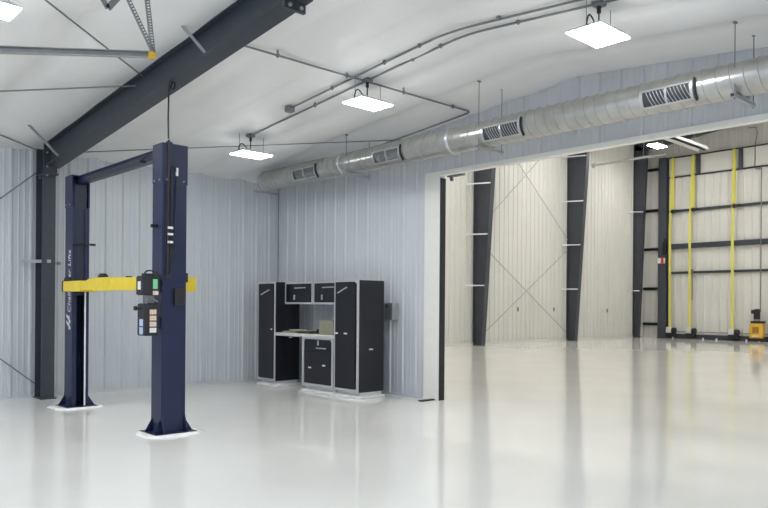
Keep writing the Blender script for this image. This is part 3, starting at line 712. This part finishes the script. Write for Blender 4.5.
for y, ys_ in ((18.1, 18.2), (16.98, 17.1), (14.85, 14.88)):
    t = thing('lift_strap', 'long yellow door lifting strap ' + lbl[y], 'lifting strap', (38.6, ys_, .2))
    w = MB()
    w.bar((38.56, y, 9.9), (38.56, ys_ + .03, 6.2), .13, .012, (1, 0, 0)); w.bar((38.56, ys_ + .03, 6.2), (38.56, ys_, .6), .14, .012, (1, 0, 0))
    w.bar((38.6, y - .02, 9.9), (38.6, y - .02, 7.05), .12, .012, (1, 0, 0))
    w.build('webbing', M['strap'], t)
    w = MB(); w.cyl((38.52, y - .02, 6.96), .11, .1, 0, 14); w.box(38.5, 38.66, y - .3, y - .06, 6.93, 7.03); w.build('pulley', M['black'], t)
    w = MB(); w.box(38.42, 38.6, ys_ - .12, ys_ + .16, .3, .62, .02); w.build('drum_cover', M['work'], t)
    w = MB(); w.cyl((38.62, ys_ - .3, .42), .16, .2, 1, 16); w.box(38.4, 38.6, ys_ - .34, ys_ + .16, .12, .3, .01); w.build('drum', M['black'], t)
# motor
t = thing('door_motor', 'yellow door drive unit topped by a black motor, by the hangar door', 'motor', (38.45, 13.62, 0))
w = MB(); w.box(38.3, 38.6, 13.32, 13.95, .16, .92, .03); w.build('gear_case', M['orange'], t)
w = MB(); w.box(38.285, 38.3, 13.5, 13.8, .42, .74, .005); w.build('front_panel', mat('brown panel', (.32, .18, .02), .5, noise=.1), t)
w = MB(); w.box(38.285, 38.3, 13.48, 13.82, .25, .3, .003); w.build('sticker', M['white'], t)
w = MB(); w.box(38.3, 38.62, 13.28, 13.9, .92, 1.03, .01); w.build('top_plate', M['black'], t); w = MB(); w.box(38.28, 38.62, 13.15, 14.0, .02, .16, .01); w.build('base_plate', M['black'], t)
w = MB(); w.cyl((38.45, 13.64, 1.13), .15, .47, 2, 18); w.cyl((38.45, 13.64, 1.6), .11, .04, 2, 18); w.box(38.36, 38.54, 13.74, 13.9, 1.4, 1.6, .02); w.build('motor_body', M['black'], t)
w = MB(); w.box(38.36, 38.55, 13.52, 13.78, 1.03, 1.13, .01); w.build('coupling', M['channel'], t)
w = MB(); w.tube([(38.6, 13.53, 1.5), (38.6, 13.53, 8.9)], .03, 6); tag(w.build('conduit', M['conduit']), 'thin vertical grey pipe above the yellow door motor', 'conduit')
w = MB(); w.tube([(38.92, 14.3, 10.95), (38.92, 13.9, 10.9), (38.92, 13.86, 10.6), (38.76, 13.9, 9.95), (38.76, 13.9, 9.2)] + arc((38.76, 13.9, 9.2), (38.72, 13.95, 8.6), (38.66, 13.6, 8.75)), .022, 6)
tag(w.build('motor_cable', M['rod']), 'thin black cable looping down the end wall at the upper right', 'cable')
w = MB(); w.tube([(38.6, 17.0, 2.1), (38.6, 17.0, 3.55)], .03, 6); w.box(38.56, 38.64, 16.94, 17.06, 3.5, 3.75)
tag(w.build('pull_handle', M['rod']), 'short dark rod hanging on the hangar door right of the second strap', 'door rod')

# tube and reflector hung inside hangar
t = thing('suspended_pipe', 'thin level pipe hung under the hangar roof left of the bright light', 'pipe', (26, 14, 7.3))
w = MB(); w.tube([(26, 15.5, 7.4), (26, 12.5, 7.4)], .05, 8); w.cyl((26, 15.45, 7.4), .12, .06, 1, 12); w.build('pipe', M['channel'], t)
for y in (13.35, 12.6):
    w = MB(); w.tube([(26, y, 7.45), (26, y, hroof(y) - .02)], .012, 5); w.build('hanger_wire', M['rod'], t)
t = thing('radiant_heater', 'long white reflector heater hung inside the hangar at upper right', 'heater', (29, 13, 8.3))
w = MB(); w.prism([(12.75, 8.3), (12.85, 8.46), (13.15, 8.46), (13.25, 8.3), (13.22, 8.3), (13.13, 8.44), (12.87, 8.44), (12.78, 8.3)], 0, 24.5, 30.5); w.build('reflector', M['housing'], t)
w = MB(); w.tube([(24.4, 13, 8.36), (30.6, 13, 8.36)], .05, 8); w.build('burner_tube', M['black'], t)
for x in (26.0, 29.6):
    w = MB(); w.tube([(x, 13, 8.46), (x, 13, hroof(13) - .02)], .012, 5); w.build('hanger_wire', M['rod'], t)

# ------------------------------------------------------------------ camera, world, view
H0 = 1.65; FPX = 720.0; th = math.atan2(770, 720); r = .0075
F = Vector((math.cos(th), math.sin(th), 0)); R = Vector((math.sin(th), -math.cos(th), 0)); Z = Vector((0, 0, 1))
U = Z * math.cos(r) - R * math.sin(r); R2 = R * math.cos(r) + Z * math.sin(r)
cam = bpy.data.cameras.new('camera'); co = bpy.data.objects.new('camera', cam); COL.objects.link(co)
mtx = Matrix.Identity(4)
for i in range(3): mtx[i][0] = R2[i]; mtx[i][1] = U[i]; mtx[i][2] = -F[i]; mtx[i][3] = (0, 0, H0)[i]
co.matrix_world = mtx
cam.sensor_fit = 'HORIZONTAL'; cam.sensor_width = 36; cam.lens = FPX / 768 * 36; cam.shift_y = 52 / 768; cam.clip_end = 200
scene.camera = co

wd = bpy.data.worlds.new('world'); scene.world = wd; wd.use_nodes = True
bg = wd.node_tree.nodes['Background']; bg.inputs[0].default_value = (.72, .83, 1.0, 1); bg.inputs[1].default_value = 1.3
vs_ = scene.view_settings; vs_.view_transform = 'Standard'; vs_.look = 'None'; vs_.gamma = 1; vs_.use_curve_mapping = False
vs_.exposure = 0.0
scene.cycles.max_bounces = 8; scene.cycles.diffuse_bounces = 5; scene.cycles.glossy_bounces = 4
scene.cycles.sample_clamp_indirect = 6
